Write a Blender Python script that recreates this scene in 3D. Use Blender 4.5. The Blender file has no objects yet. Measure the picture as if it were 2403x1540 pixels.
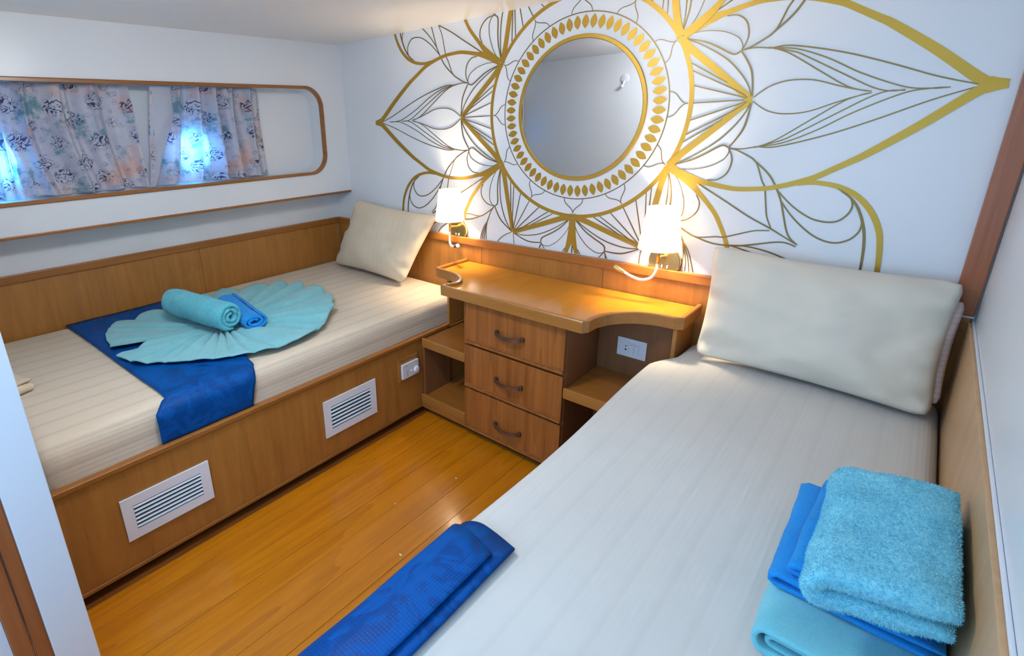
import bpy, bmesh, math, random
from mathutils import Vector, Matrix, Euler, noise
from mathutils.geometry import tessellate_polygon

random.seed(7)
PI = math.pi
C = bpy.context.scene.collection
scene = bpy.context.scene

# ------------------------------------------------------------------ camera
cam_data = bpy.data.cameras.new('camera')
cam = bpy.data.objects.new('camera', cam_data)
C.objects.link(cam)
cam.location = (2.6940, -2.0956, 1.4368)
cam.rotation_euler = (1.25467, 0.03086, 0.76875)
cam_data.sensor_width = 36.0
cam_data.lens = 36.0 * 1200.66 / 2403.0
cam_data.shift_x = 0.08749
cam_data.shift_y = -0.03595
cam_data.clip_start = 0.02
scene.camera = cam

# ------------------------------------------------------------------ world, daylight, exposure
world = bpy.data.worlds.new('sky')
scene.world = world
world.use_nodes = True
world.node_tree.nodes['Background'].inputs[0].default_value = (0.50, 0.70, 1.0, 1)
world.node_tree.nodes['Background'].inputs[1].default_value = 1.0

def area_light(name, loc, rot, sx, sy, power, col):
    l = bpy.data.lights.new(name, 'AREA')
    l.shape = 'RECTANGLE'; l.size = sx; l.size_y = sy; l.energy = power; l.color = col
    o = bpy.data.objects.new(name, l); C.objects.link(o)
    o.location = loc; o.rotation_euler = rot
    return o
# daylight falling in through the open companionway behind the photographer
area_light('doorway_daylight', (2.13, -3.16, 1.02), (PI/2, 0, 0), 1.30, 1.60, 12, (0.30, 0.63, 1.0))
# added overhead fill at an unseen ceiling opening behind the photographer
area_light('overhead_fill', (2.07, -2.62, 1.93), (0, 0, 0), 0.9, 0.7, 7, (0.38, 0.69, 1.0))

cy = scene.cycles
cy.max_bounces = 5; cy.diffuse_bounces = 3; cy.glossy_bounces = 3; cy.transmission_bounces = 3; cy.transparent_max_bounces = 4
cy.caustics_reflective = False; cy.caustics_refractive = False
vs = scene.view_settings
vs.view_transform = 'Standard'; vs.look = 'None'; vs.gamma = 1.0; vs.use_curve_mapping = False
vs.exposure = 0.46

# ------------------------------------------------------------------ materials
def new_mat(name):
    m = bpy.data.materials.new(name); m.use_nodes = True
    nt = m.node_tree; nt.nodes.clear()
    out = nt.nodes.new('ShaderNodeOutputMaterial')
    b = nt.nodes.new('ShaderNodeBsdfPrincipled')
    nt.links.new(b.outputs[0], out.inputs[0])
    return m, nt, b, out
def N(nt, t, **kw):
    n = nt.nodes.new(t)
    for k, v in kw.items(): setattr(n, k, v)
    return n
def ramp(nt, fac, stops, interp='LINEAR'):
    r = N(nt, 'ShaderNodeValToRGB'); r.color_ramp.interpolation = interp
    e = r.color_ramp.elements
    while len(e) < len(stops): e.new(0.5)
    for i, (p, c) in enumerate(stops):
        e[i].position = p; e[i].color = (*c, 1) if len(c) == 3 else c
    nt.links.new(fac, r.inputs[0]); return r
def coords(nt, scale=(1, 1, 1), rot=(0, 0, 0), kind='Object'):
    t = N(nt, 'ShaderNodeTexCoord'); mp = N(nt, 'ShaderNodeMapping')
    mp.inputs['Scale'].default_value = scale; mp.inputs['Rotation'].default_value = rot
    nt.links.new(t.outputs[kind], mp.inputs[0]); return mp.outputs[0]
def tex(nt, vec, scale, detail=3, rough=.55, dist=0.0):
    n = N(nt, 'ShaderNodeTexNoise'); n.inputs['Scale'].default_value = scale
    n.inputs['Detail'].default_value = detail; n.inputs['Roughness'].default_value = rough
    n.inputs['Distortion'].default_value = dist
    nt.links.new(vec, n.inputs['Vector']); return n.outputs['Fac']
def math_node(nt, op, a, b=None):
    n = N(nt, 'ShaderNodeMath', operation=op)
    for i, v in enumerate((a, b)):
        if v is None: continue
        if isinstance(v, (int, float)): n.inputs[i].default_value = v
        else: nt.links.new(v, n.inputs[i])
    return n.outputs[0]
def mix(nt, fac, a, b, blend='MIX'):
    n = N(nt, 'ShaderNodeMix', data_type='RGBA', blend_type=blend)
    for s, v in ((n.inputs[0], fac), (n.inputs[6], a), (n.inputs[7], b)):
        if isinstance(v, (int, float)): s.default_value = v
        elif isinstance(v, tuple): s.default_value = (*v, 1)
        else: nt.links.new(v, s)
    return n.outputs[2]
def bump(nt, b, h, strength=.3, dist=.002):
    n = N(nt, 'ShaderNodeBump'); n.inputs['Strength'].default_value = strength; n.inputs['Distance'].default_value = dist
    nt.links.new(h, n.inputs['Height']); nt.links.new(n.outputs[0], b.inputs['Normal'])

def plain(name, col, rough=.5, metal=0.0, noise_amt=.06, noise_scale=6, coat=0.0, bump_s=0.0):
    m, nt, b, o = new_mat(name)
    v = coords(nt)
    f = tex(nt, v, noise_scale, 1)
    lo = tuple(c * (1 - noise_amt) for c in col); hi = tuple(min(1, c * (1 + noise_amt)) for c in col)
    nt.links.new(ramp(nt, f, [(.3, lo), (.7, hi)]).outputs[0], b.inputs['Base Color'])
    b.inputs['Roughness'].default_value = rough; b.inputs['Metallic'].default_value = metal
    b.inputs['Coat Weight'].default_value = coat; b.inputs['Coat Roughness'].default_value = .12
    if bump_s: bump(nt, b, tex(nt, v, 300, 2), bump_s, .001)
    return m

def wood(name, light, dark, axis='z', fine=1.0, rough=.35, coat=.0, contrast=1.0, rings=.5, streak=.5):
    """Wood grain running along the given axis."""
    m, nt, b, o = new_mat(name)
    along, across = 1.1, 15.0 * fine
    sc = [across] * 3; sc['xyz'.index(axis)] = along
    info = N(nt, 'ShaderNodeObjectInfo')
    t = N(nt, 'ShaderNodeTexCoord')
    off = N(nt, 'ShaderNodeVectorMath', operation='SCALE'); off.inputs['Scale'].default_value = 7.0
    cmb = N(nt, 'ShaderNodeCombineXYZ')
    for i in range(3): nt.links.new(info.outputs['Random'], cmb.inputs[i])
    nt.links.new(cmb.outputs[0], off.inputs[0])
    add = N(nt, 'ShaderNodeVectorMath', operation='ADD')
    nt.links.new(t.outputs['Object'], add.inputs[0]); nt.links.new(off.outputs[0], add.inputs[1])
    mp = N(nt, 'ShaderNodeMapping'); mp.inputs['Scale'].default_value = sc
    nt.links.new(add.outputs[0], mp.inputs[0])
    v = mp.outputs[0]
    big = tex(nt, v, .35, 2, .5, .6)
    rg = math_node(nt, 'FRACT', math_node(nt, 'MULTIPLY', big, 9.0))
    fib = tex(nt, v, 4.0, 3, .7)
    med = tex(nt, v, 1.2, 2, .6)
    f = math_node(nt, 'ADD', math_node(nt, 'MULTIPLY', rg, .28 * rings), math_node(nt, 'ADD', math_node(nt, 'MULTIPLY', fib, .55 * streak), math_node(nt, 'MULTIPLY', med, .55)))
    lo = .5 - .22 / contrast; hi = .5 + .22 / contrast
    mid = tuple((a * .55 + c * .45) for a, c in zip(light, dark))
    r = ramp(nt, f, [(lo, dark), (.5, mid), (hi, light)])
    nt.links.new(r.outputs[0], b.inputs['Base Color'])
    b.inputs['Roughness'].default_value = rough
    b.inputs['Coat Weight'].default_value = coat; b.inputs['Coat Roughness'].default_value = .12
    return m

def fabric(name, c1, c2, rib=0.0, rib_amt=.5, rough=.9, sheen=.2, weave=900, rib_dir=(1, 0, -1), bump_s=.25, blot=0.0):
    m, nt, b, o = new_mat(name)
    v = coords(nt)
    base = tex(nt, v, 3.0, 3)
    fine = tex(nt, v, weave, 2)
    col = ramp(nt, base, [(.3, c1), (.7, c2)]).outputs[0]
    h = fine
    if rib:
        dt = N(nt, 'ShaderNodeVectorMath', operation='DOT_PRODUCT'); dt.inputs[1].default_value = rib_dir
        nt.links.new(v, dt.inputs[0])
        s = math_node(nt, 'SINE', math_node(nt, 'MULTIPLY', dt.outputs['Value'], 2 * PI / rib))
        s2 = math_node(nt, 'SINE', math_node(nt, 'MULTIPLY', dt.outputs['Value'], 2 * PI / (rib / 5)))
        line = math_node(nt, 'POWER', math_node(nt, 'MULTIPLY', math_node(nt, 'ADD', s, 1.0), .5), 10.0)
        col = mix(nt, math_node(nt, 'MULTIPLY', line, rib_amt), col, tuple(x * .62 for x in c1))
        h = math_node(nt, 'ADD', math_node(nt, 'MULTIPLY', fine, .3), math_node(nt, 'ADD', math_node(nt, 'MULTIPLY', s2, .35), math_node(nt, 'MULTIPLY', line, -.5)))
    nt.links.new(col, b.inputs['Base Color'])
    b.inputs['Roughness'].default_value = rough
    b.inputs['Sheen Weight'].default_value = sheen; b.inputs['Sheen Roughness'].default_value = .5
    bump(nt, b, h, bump_s, .0015)
    return m

def terry(name, c1, c2, scale=160, bs=.8, sheen=.3):
    m, nt, b, o = new_mat(name)
    v = coords(nt)
    f = tex(nt, v, scale, 4, .7)
    g = tex(nt, v, 14, 3, .6)
    s = math_node(nt, 'ADD', math_node(nt, 'MULTIPLY', f, .6), math_node(nt, 'MULTIPLY', g, .4))
    nt.links.new(ramp(nt, s, [(.36, c1), (.62, c2)]).outputs[0], b.inputs['Base Color'])
    b.inputs['Roughness'].default_value = .95
    b.inputs['Sheen Weight'].default_value = sheen; b.inputs['Sheen Roughness'].default_value = .6
    bump(nt, b, math_node(nt, 'ADD', f, math_node(nt, 'MULTIPLY', g, .6)), bs, .004)
    return m

def emitter(name, col, strength):
    m, nt, b, o = new_mat(name)
    b.inputs['Base Color'].default_value = (*col, 1); b.inputs['Roughness'].default_value = .4
    b.inputs['Emission Color'].default_value = (*col, 1); b.inputs['Emission Strength'].default_value = strength
    return m

M = {}
M['wall'] = plain('white_laminate', (.79, .82, .86), .32, noise_amt=.02, noise_scale=2)
M['ceiling'] = plain('ceiling_laminate', (.87, .835, .80), .28, noise_amt=.02, noise_scale=2)
M['lining_wall'] = plain('hull_lining', (.78, .79, .81), .4, noise_amt=.02)  # even off-white of the hull lining
M['oak_z'] = wood('oak_panel_upright_grain', (.44, .190, .040), (.27, .102, .019), 'z', .8, .42, .05, .95, .35, .9)
M['oak_y'] = wood('oak_rail_lengthwise', (.40, .155, .032), (.24, .083, .015), 'y', 1.6, .35, .1, .9, .4)
M['oak_x'] = wood('oak_rail_crosswise', (.43, .165, .032), (.28, .097, .016), 'x', 1.6, .35, .1, .9, .4)
M['drawer'] = wood('drawer_veneer', (.44, .155, .035), (.22, .066, .013), 'z', 1.5, .38, .1, 1.0, .5)
M['counter'] = wood('counter_veneer', (.68, .285, .022), (.50, .185, .013), 'y', .5, .22, .35, .7, .3)
M['lip'] = wood('lip_oak', (.46, .20, .045), (.30, .115, .022), 'x', 1.4, .3, .2, .8, .3)
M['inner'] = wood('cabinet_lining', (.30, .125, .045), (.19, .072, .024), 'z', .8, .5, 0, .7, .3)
M['floor'] = wood('varnished_plank', (.56, .185, .004), (.36, .100, .002), 'y', .9, .26, .25, .9, .8, .9)
M['floor_dark_shade'] = wood('dark_plank_toe_shade', (.26, .075, .010), (.11, .030, .006), 'y', .9, .35, .1, .9, .6, .9)  # darker brown plank, with the shade of the berth's toe-kick gap in its colour
M['mahogany'] = wood('mahogany_post', (.44, .145, .048), (.26, .075, .025), 'z', 2.2, .3, .15, .9, .3)
M['pale_oak'] = wood('pale_oak_panel', (.63, .39, .20), (.48, .285, .135), 'z', .8, .42, .05, .9, .3, .8)
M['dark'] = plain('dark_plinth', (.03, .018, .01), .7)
M['gold'] = plain('gold_vinyl', (.50, .295, .040), .40, .62, .06, 3)
M['gold_dark'] = plain('bronze_vinyl', (.24, .155, .05), .38, .6, .08, 3)
M['brass'] = plain('brushed_brass', (.60, .44, .18), .28, 1.0, .1, 20)
M['handle'] = plain('aged_bronze', (.20, .12, .085), .38, .75, .1, 30)
M['plastic'] = plain('white_plastic', (.78, .80, .85), .35, noise_amt=.02)
M['vent'] = plain('white_metal', (.84, .86, .92), .4, noise_amt=.02)
M['slat'] = plain('slat_metal', (.74, .80, .86), .4, noise_amt=.02)
M['black'] = plain('black_plastic', (.012, .012, .018), .5)
M['grey'] = plain('grey_print', (.25, .26, .30), .6)
M['sheet'] = fabric('cream_ribbed_sheet', (.66, .555, .425), (.71, .60, .465), .085, .34)
M['sheet_white'] = fabric('pale_ribbed_sheet', (.62, .605, .575), (.67, .655, .62), .06, .10)
M['pillow_cream'] = fabric('cream_pillowcase', (.70, .58, .42), (.75, .63, .47), .045, .10, rib_dir=(1, 0, 0), bump_s=.12)
M['pillow_white'] = fabric('ivory_pillowcase', (.70, .65, .55), (.75, .70, .60), bump_s=.12)
M['ticking'] = fabric('pink_ticking', (.62, .47, .44), (.66, .52, .48), .014, .4, rib_dir=(0, 0, 1))
M['towel_top'] = terry('turquoise_terry', (.12, .57, .77), (.27, .77, .92))
M['towel_roll'] = terry('turquoise_roll_terry', (.04, .42, .53), (.12, .58, .68))
M['towel_thin'] = terry('pale_turquoise_terry', (.14, .46, .52), (.23, .56, .61), 420, .35)
M['towel_low'] = terry('light_turquoise_terry', (.10, .50, .62), (.20, .62, .72), 420, .35)
M['blue_towel'] = terry('azure_terry', (.001, .22, .66), (.002, .32, .82), 300, .4, .06)

def runner_mat():
    m, nt, b, o = new_mat('royal_blue_damask')
    v = coords(nt)
    vo = N(nt, 'ShaderNodeTexVoronoi'); vo.inputs['Scale'].default_value = 150; vo.inputs['Randomness'].default_value = 0.0
    nt.links.new(v, vo.inputs['Vector'])
    big = tex(nt, v, 9, 3, .6, 2.5)
    pat = ramp(nt, big, [(.47, (0, 0, 0)), (.53, (1, 1, 1))]).outputs[0]
    dots = ramp(nt, vo.outputs['Distance'], [(.25, (1, 1, 1)), (.5, (0, 0, 0))]).outputs[0]
    c = mix(nt, pat, (.0, .048, .22), (.0, .072, .31))
    c = mix(nt, math_node(nt, 'MULTIPLY', dots, .25), c, (.002, .13, .47))
    nt.links.new(c, b.inputs['Base Color'])
    nt.links.new(ramp(nt, pat, [(0, (.42,) * 3), (1, (.62,) * 3)]).outputs[0], b.inputs['Roughness'])
    b.inputs['Specular IOR Level'].default_value = .12
    bump(nt, b, math_node(nt, 'ADD', dots, math_node(nt, 'MULTIPLY', pat, .4)), .25, .001)
    return m
M['runner'] = runner_mat()

def curtain_mat(name, back=False):
    m, nt, b, o = new_mat(name)
    v = coords(nt, (0.0, 1, 1))
    base = ramp(nt, tex(nt, v, 5, 4, .6), [(.3, (.60, .64, .80)), (.5, (.72, .73, .85)), (.7, (.84, .79, .83))]).outputs[0]
    if not back:
        pe = ramp(nt, tex(nt, v, 7.5, 3, .5), [(.53, (0, 0, 0)), (.66, (1, 1, 1))]).outputs[0]
        c = mix(nt, math_node(nt, 'MULTIPLY', pe, .7), base, (.86, .52, .44))
        v2 = coords(nt, (0.0, 1.1, .9), (1.0, 0, 0))
        te = ramp(nt, tex(nt, v2, 9.0, 5, .7), [(.54, (0, 0, 0)), (.62, (1, 1, 1))]).outputs[0]
        c = mix(nt, math_node(nt, 'MULTIPLY', te, .75), c, (.09, .34, .42))
        # scrollwork medallions on a loose diagonal lattice
        def medallions(scale, rot, keep, lw, amount, colour, c):
            vv = coords(nt, (0.0, 1, 1.0), (rot, 0, 0))
            vo = N(nt, 'ShaderNodeTexVoronoi'); vo.inputs['Scale'].default_value = scale; vo.inputs['Randomness'].default_value = .35
            nt.links.new(vv, vo.inputs['Vector'])
            d = vo.outputs['Distance']
            body = ramp(nt, d, [(keep - .10, (1, 1, 1)), (keep, (0, 0, 0))]).outputs[0]
            wob = tex(nt, vv, scale * 2.1, 2, .5, 1.4)
            sc = math_node(nt, 'SINE', math_node(nt, 'ADD', math_node(nt, 'MULTIPLY', d, 34.0), math_node(nt, 'MULTIPLY', wob, 40.0)))
            line = ramp(nt, sc, [(lw, (0, 0, 0)), (lw + .08, (1, 1, 1))]).outputs[0]
            return mix(nt, math_node(nt, 'MULTIPLY', math_node(nt, 'MULTIPLY', body, line), amount), c, colour)
        c = medallions(9.0, .75, .40, .52, .92, (.03, .05, .16), c)
        c = medallions(21.0, .3, .34, .55, .6, (.05, .10, .24), c)
    else:
        c = mix(nt, .5, base, (.52, .60, .74))
    nt.links.new(c, b.inputs['Base Color'])
    b.inputs['Roughness'].default_value = .85
    tr = N(nt, 'ShaderNodeBsdfTranslucent'); nt.links.new(c, tr.inputs[0])
    mx = N(nt, 'ShaderNodeMixShader'); mx.inputs[0].default_value = .30
    nt.links.new(b.outputs[0], mx.inputs[1]); nt.links.new(tr.outputs[0], mx.inputs[2])
    nt.links.new(mx.outputs[0], o.inputs[0])
    return m
M['curtain'] = curtain_mat('printed_curtain')
M['curtain_back'] = curtain_mat('curtain_reverse', True)

def shade_mat():
    m, nt, b, o = new_mat('lampshade_fabric')
    v = coords(nt)
    nt.links.new(ramp(nt, tex(nt, v, 300, 2), [(.3, (.86, .84, .80)), (.7, (.92, .90, .86))]).outputs[0], b.inputs['Base Color'])
    b.inputs['Roughness'].default_value = .9
    b.inputs['Emission Color'].default_value = (1.0, .90, .74, 1); b.inputs['Emission Strength'].default_value = .55
    tr = N(nt, 'ShaderNodeBsdfTranslucent'); tr.inputs[0].default_value = (.95, .90, .82, 1)
    mx = N(nt, 'ShaderNodeMixShader'); mx.inputs[0].default_value = .5
    nt.links.new(b.outputs[0], mx.inputs[1]); nt.links.new(tr.outputs[0], mx.inputs[2]); nt.links.new(mx.outputs[0], o.inputs[0])
    return m
M['shade'] = shade_mat()
M['led'] = emitter('reading_led', (.85, .93, 1.0), 30)
M['fill_glow'] = emitter('fill_emitter', (.93, .97, 1.0), 50.0)  # glow of the added fill dome
M['bulb'] = emitter('bulb_glass', (1.0, .82, .55), 12)
M['porthole'] = emitter('sunlit_porthole', (.10, .55, 1.0), 20)
m, nt, b, o = new_mat('silvered_glass')
b.inputs['Base Color'].default_value = (.76, .77, .775, 1); b.inputs['Metallic'].default_value = 1.0; b.inputs['Roughness'].default_value = .015
f = tex(nt, coords(nt), 3, 2); nt.links.new(ramp(nt, f, [(0, (.012,) * 3), (1, (.03,) * 3)]).outputs[0], b.inputs['Roughness'])
M['mirror'] = m

# ------------------------------------------------------------------ helpers
def origin_of(o):
    v = Vector((0, 0, 0))
    while o is not None:
        v += o.location; o = o.parent
    return v
def link(name, me, mat, parent=None, loc=None, smooth=False):
    """Mesh in world coordinates -> object whose origin is loc (top level) or its parent's origin."""
    o = bpy.data.objects.new(name, me); C.objects.link(o)
    base = origin_of(parent) if parent else Vector(loc or (0, 0, 0))
    me.transform(Matrix.Translation(-base))
    if parent: o.parent = parent
    else: o.location = base
    if mat: me.materials.append(M[mat] if isinstance(mat, str) else mat)
    if smooth:
        for p in me.polygons: p.use_smooth = True
    return o
def from_bm(name, bm, mat, parent=None, loc=None, smooth=False):
    bmesh.ops.recalc_face_normals(bm, faces=bm.faces)
    me = bpy.data.meshes.new(name); bm.to_mesh(me); bm.free()
    return link(name, me, mat, parent, loc, smooth)
def from_data(name, vs_, fs, mat, parent=None, loc=None, smooth=False, recalc=True):
    bm = bmesh.new()
    v = [bm.verts.new(p) for p in vs_]
    for f in fs:
        try: bm.faces.new([v[i] for i in f])
        except ValueError: pass
    if not recalc:
        me = bpy.data.meshes.new(name); bm.to_mesh(me); bm.free()
        return link(name, me, mat, parent, loc, smooth)
    return from_bm(name, bm, mat, parent, loc, smooth)
def add_box(bm, x0, x1, y0, y1, z0, z1, bev=0.0, seg=2, rot=None):
    r = bmesh.ops.create_cube(bm, size=1.0)
    vv = r['verts']
    mt = Matrix.Translation(((x0 + x1) / 2, (y0 + y1) / 2, (z0 + z1) / 2))
    if rot: mt = mt @ rot.to_matrix().to_4x4()
    mt = mt @ Matrix.Diagonal((x1 - x0, y1 - y0, z1 - z0, 1))
    bmesh.ops.transform(bm, matrix=mt, verts=vv)
    if bev:
        es = list({e for v in vv for e in v.link_edges})
        bmesh.ops.bevel(bm, geom=es, offset=bev, segments=seg, affect='EDGES', profile=.6)
def box(name, x0, x1, y0, y1, z0, z1, mat, parent=None, loc=None, bev=.002, seg=2, rot=None):
    bm = bmesh.new(); add_box(bm, x0, x1, y0, y1, z0, z1, bev, seg, rot)
    return from_bm(name, bm, mat, parent, loc)
def thing(name, label, cat, loc=(0, 0, 0), group=None):
    o = bpy.data.objects.new(name, None); C.objects.link(o); o.location = loc
    o.empty_display_size = .05
    return tag(o, label, cat, group)
def tag(o, label, cat, group=None):
    o['label'] = label; o['category'] = cat
    if group: o['group'] = group
    return o
def struct(o, label=None):
    o['kind'] = 'structure'
    if label: o['label'] = label
    return o
def catmull(pts, n=8, closed=False):
    P_ = [Vector(p) for p in pts]; out = []
    m_ = len(P_)
    rng = range(m_) if closed else range(m_ - 1)
    for i in rng:
        p1, p2 = P_[i], P_[(i + 1) % m_]
        p0 = P_[(i - 1) % m_] if (closed or i > 0) else p1 * 2 - p2
        p3 = P_[(i + 2) % m_] if (closed or i + 2 < m_) else p2 * 2 - p1
        for k in range(n):
            t = k / n
            out.append(.5 * ((2 * p1) + (p2 - p0) * t + (2 * p0 - 5 * p1 + 4 * p2 - p3) * t * t + (3 * p1 - p0 - 3 * p2 + p3) * t ** 3))
    if not closed: out.append(P_[-1])
    return out
def sweep(bm, path, prof, closed=False, up=Vector((0, 0, 1)), caps=True):
    """Sweep a 2-D profile (side, up) along a path."""
    n = len(path); rings = []
    for i, p in enumerate(path):
        a = path[(i - 1) % n] if (closed or i > 0) else p
        b_ = path[(i + 1) % n] if (closed or i < n - 1) else p
        t = (b_ - a).normalized()
        s = t.cross(up)
        if s.length < 1e-5: s = t.cross(Vector((1, 0, 0)))
        s.normalize(); u = s.cross(t).normalized()
        rings.append([bm.verts.new(p + s * q[0] + u * q[1]) for q in prof])
    m_ = len(prof)
    for i in range(n if closed else n - 1):
        A, B = rings[i], rings[(i + 1) % n]
        for k in range(m_):
            bm.faces.new((A[k], A[(k + 1) % m_], B[(k + 1) % m_], B[k]))
    if caps and not closed:
        bm.faces.new(rings[0]); bm.faces.new(rings[-1])
def circle_prof(r, n=10): return [(r * math.cos(2 * PI * k / n), r * math.sin(2 * PI * k / n)) for k in range(n)]
def tube(name, pts, r, mat, parent=None, n=10, sub=6, loc=None, closed=False):
    bm = bmesh.new(); path = catmull(pts, sub, closed) if sub > 1 else [Vector(p) for p in pts]
    sweep(bm, path, circle_prof(r, n), closed)
    return from_bm(name, bm, mat, parent, loc, True)
def lathe(bm, prof, seg=32, mat4=Matrix.Identity(4), cap0=True, cap1=True):
    """Revolve (radius, height) about local z, then place with mat4."""
    rings = []
    for r, h in prof:
        rings.append([bm.verts.new(mat4 @ Vector((r * math.cos(2 * PI * k / seg), r * math.sin(2 * PI * k / seg), h))) for k in range(seg)])
    for A, B in zip(rings, rings[1:]):
        for k in range(seg): bm.faces.new((A[k], A[(k + 1) % seg], B[(k + 1) % seg], B[k]))
    if cap0: bm.faces.new(rings[0])
    if cap1: bm.faces.new(rings[-1])
def align(loc, d):
    """Matrix that puts local z along d at loc."""
    return Matrix.Translation(loc) @ Vector(d).to_track_quat('Z', 'Y').to_matrix().to_4x4()
def smooth_by_angle(o, deg=40):
    me = o.data
    for p in me.polygons: p.use_smooth = True
    me.set_sharp_from_angle(angle=math.radians(deg))
    return o

# ------------------------------------------------------------------ room shell
H = 1.90            # ceiling
XL, XR = -.148, 2.870   # hull lining behind the bed, starboard wall
YB = -3.20          # rear wall
# floor: slab with planks laid on it
fl = struct(box('floor', -.25, 2.95, YB - .1, .1, -.06, -.004, 'dark', bev=0))
px = .948
rnd = random.Random(3)
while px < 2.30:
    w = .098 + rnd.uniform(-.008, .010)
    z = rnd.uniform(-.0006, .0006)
    box('plank', px + .0004, px + w - .0004, -3.15, -.06, -.004, z, 'floor' if px > 1.0 else 'floor_dark_shade', fl, bev=.0007, seg=1)
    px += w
# thin worn scuffs of bare wood and dust specks on the floor
struct(box('ceiling', -.25, 1.5, -2.15, .1, H, H + .05, 'ceiling', bev=0))
# ceiling over the entry, around the opening made for the overhead fill
bm = bmesh.new()
add_box(bm, 1.5, 2.95, -2.15, .1, H, H + .05)
add_box(bm, 1.2, 1.6, YB - .1, -2.15, H, H + .05)
add_box(bm, 2.54, 2.95, YB - .1, -2.15, H, H + .05)
add_box(bm, 1.6, 2.54, -2.24, -2.15, H, H + .05)
add_box(bm, 1.6, 2.54, YB - .1, -3.0, H, H + .05)
ce2 = bpy.data.objects['ceiling']
from_bm('ceiling_panel', bm, 'ceiling', ce2)
# head wall carrying the mural
struct(box('wall_back', -.25, 2.95, 0.0, .06, -.05, H + .05, 'wall', bev=0))
struct(box('wall_right', XR, XR + .06, YB, 0.0, -.05, H + .05, 'wall', bev=0))
# hull lining behind the window and below the ledge
wl = struct(box('wall_left', XL - .05, XL, -2.12, 0.0, -.05, H + .02, 'lining_wall', bev=0))

# protruding upper left wall with the long rounded window recess
WY0, WY1, WZ0, WZ1, WR = -1.955, -.178, 1.176, 1.654, .105
def rrect(y0, y1, z0, z1, r, n=12):
    pts = []
    for cy, cz, a0 in ((y1 - r, z1 - r, 0), (y0 + r, z1 - r, 90), (y0 + r, z0 + r, 180), (y1 - r, z0 + r, 270)):
        for k in range(n + 1):
            a = math.radians(a0 + 90 * k / n)
            pts.append((cy + r * math.cos(a), cz + r * math.sin(a)))
    return pts
loop = rrect(WY0, WY1, WZ0, WZ1, WR)
outer = [(-2.0, 1.035), (0, 1.035), (0, H), (-2.0, H)]
polys = [[Vector((a, b_, 0)) for a, b_ in outer], [Vector((a, b_, 0)) for a, b_ in loop]]
allp = polys[0] + polys[1]
bm = bmesh.new()
fv = [bm.verts.new((0.0, p.x, p.y)) for p in allp]
for t in tessellate_polygon(polys): bm.faces.new([fv[i] for i in t])
n0 = len(outer)
bv = [bm.verts.new((-.128, p[0], p[1])) for p in loop]
L_ = len(loop)
for k in range(L_): bm.faces.new((fv[n0 + k], fv[n0 + (k + 1) % L_], bv[(k + 1) % L_], bv[k]))
# underside of the ledge
u = [bm.verts.new(p) for p in ((0, -2.0, 1.035), (0, 0, 1.035), (XL, 0, 1.035), (XL, -2.0, 1.035))]
bm.faces.new(u)
up_wall = from_bm('window_wall', bm, 'wall', wl)
# trim along the ledge edge and round the window
struct(box('trim_1', -.012, .006, -2.0, 0.0, 1.030, 1.043, 'oak_y', bev=.003), 'thin oak strip along the lower edge of the window wall')
w1 = bpy.data.objects.new('window_1', None); C.objects.link(w1); w1.location = (0, -1.07, 1.176); struct(w1, 'long rounded window recess with oak edging')
bm = bmesh.new()
path = [Vector((0, p[0], p[1])) for p in loop]
prof = [(-.004, .016), (.010, .016), (.010, -.006), (-.004, -.006)]
# side = towards the recess, up = along the wall normal
rings = []
for i, p in enumerate(path):
    t = (path[(i + 1) % L_] - path[(i - 1) % L_]).normalized()
    inw = Vector((1, 0, 0)).cross(t).normalized()
    rings.append([bm.verts.new(p + inw * a + Vector((c, 0, 0))) for a, c in ((-.012, 0), (-.012, .007), (-.008, .010), (.004, .010), (.004, -.018), (0, -.018))])
for i in range(L_):
    A, B = rings[i], rings[(i + 1) % L_]
    for k in range(6): bm.faces.new((A[k], A[(k + 1) % 6], B[(k + 1) % 6], B[k]))
from_bm('window_frame', bm, 'oak_y', w1, smooth=False)
box('back_panel', -.140, -.126, WY0 - .02, WY1 + .02, WZ0 - .02, WZ1 + .02, 'wall', w1, bev=0)
for py in (-.935, -1.775):
    bm = bmesh.new()
    mt = align((-.125, py, 1.345), (1, 0, 0))
    lathe(bm, [(.086, 0), (.086, .010), (.100, .010), (.104, .004), (.104, 0)], 40, mt, False, False)
    from_bm('porthole_rim', bm, 'brass', w1, smooth=True)
    bm = bmesh.new(); lathe(bm, [(.087, 0), (.087, .004)], 40, mt)
    from_bm('pane', bm, 'porthole', w1)

# foot bulkhead on the left of the entry (its end is the white post in the foreground)
wf = struct(box('wall_front', -.20, 1.320, -2.090, -2.003, -.05, H, 'wall', bev=.002))
# door casing beside the bulkhead end and the entry's side wall
d1 = bpy.data.objects.new('door_1', None); C.objects.link(d1); d1.location = (1.3, -2.12, 0); struct(d1, 'mahogany door casing in the left foreground')
box('casing', 1.262, 1.318, -2.122, -2.091, 0, H, 'mahogany', d1, bev=.003)
box('casing', 1.262, 1.322, -2.160, -2.124, 0, H, 'mahogany', d1, bev=.003)
struct(box('wall_entry', 1.20, 1.300, YB, -2.162, -.05, H, 'wall', bev=0))
# rear wall with the open companionway
bm = bmesh.new()
add_box(bm, 1.2, 1.46, YB - .05, YB, -.05, H)
add_box(bm, 2.80, 2.95, YB - .05, YB, -.05, H)
add_box(bm, 1.46, 2.80, YB - .05, YB, 1.86, H)
add_box(bm, 1.46, 2.80, YB - .05, YB, -.05, .20)
rw = struct(from_bm('wall_rear', bm, 'wall'))

# corner post on the head wall and painted bead at its foot
p1 = box('trim_2', 2.815, 2.866, -.022, 0.0, .862, H, 'mahogany', bev=.003); struct(p1, 'reddish wooden corner strip rising from the right headboard')

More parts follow.
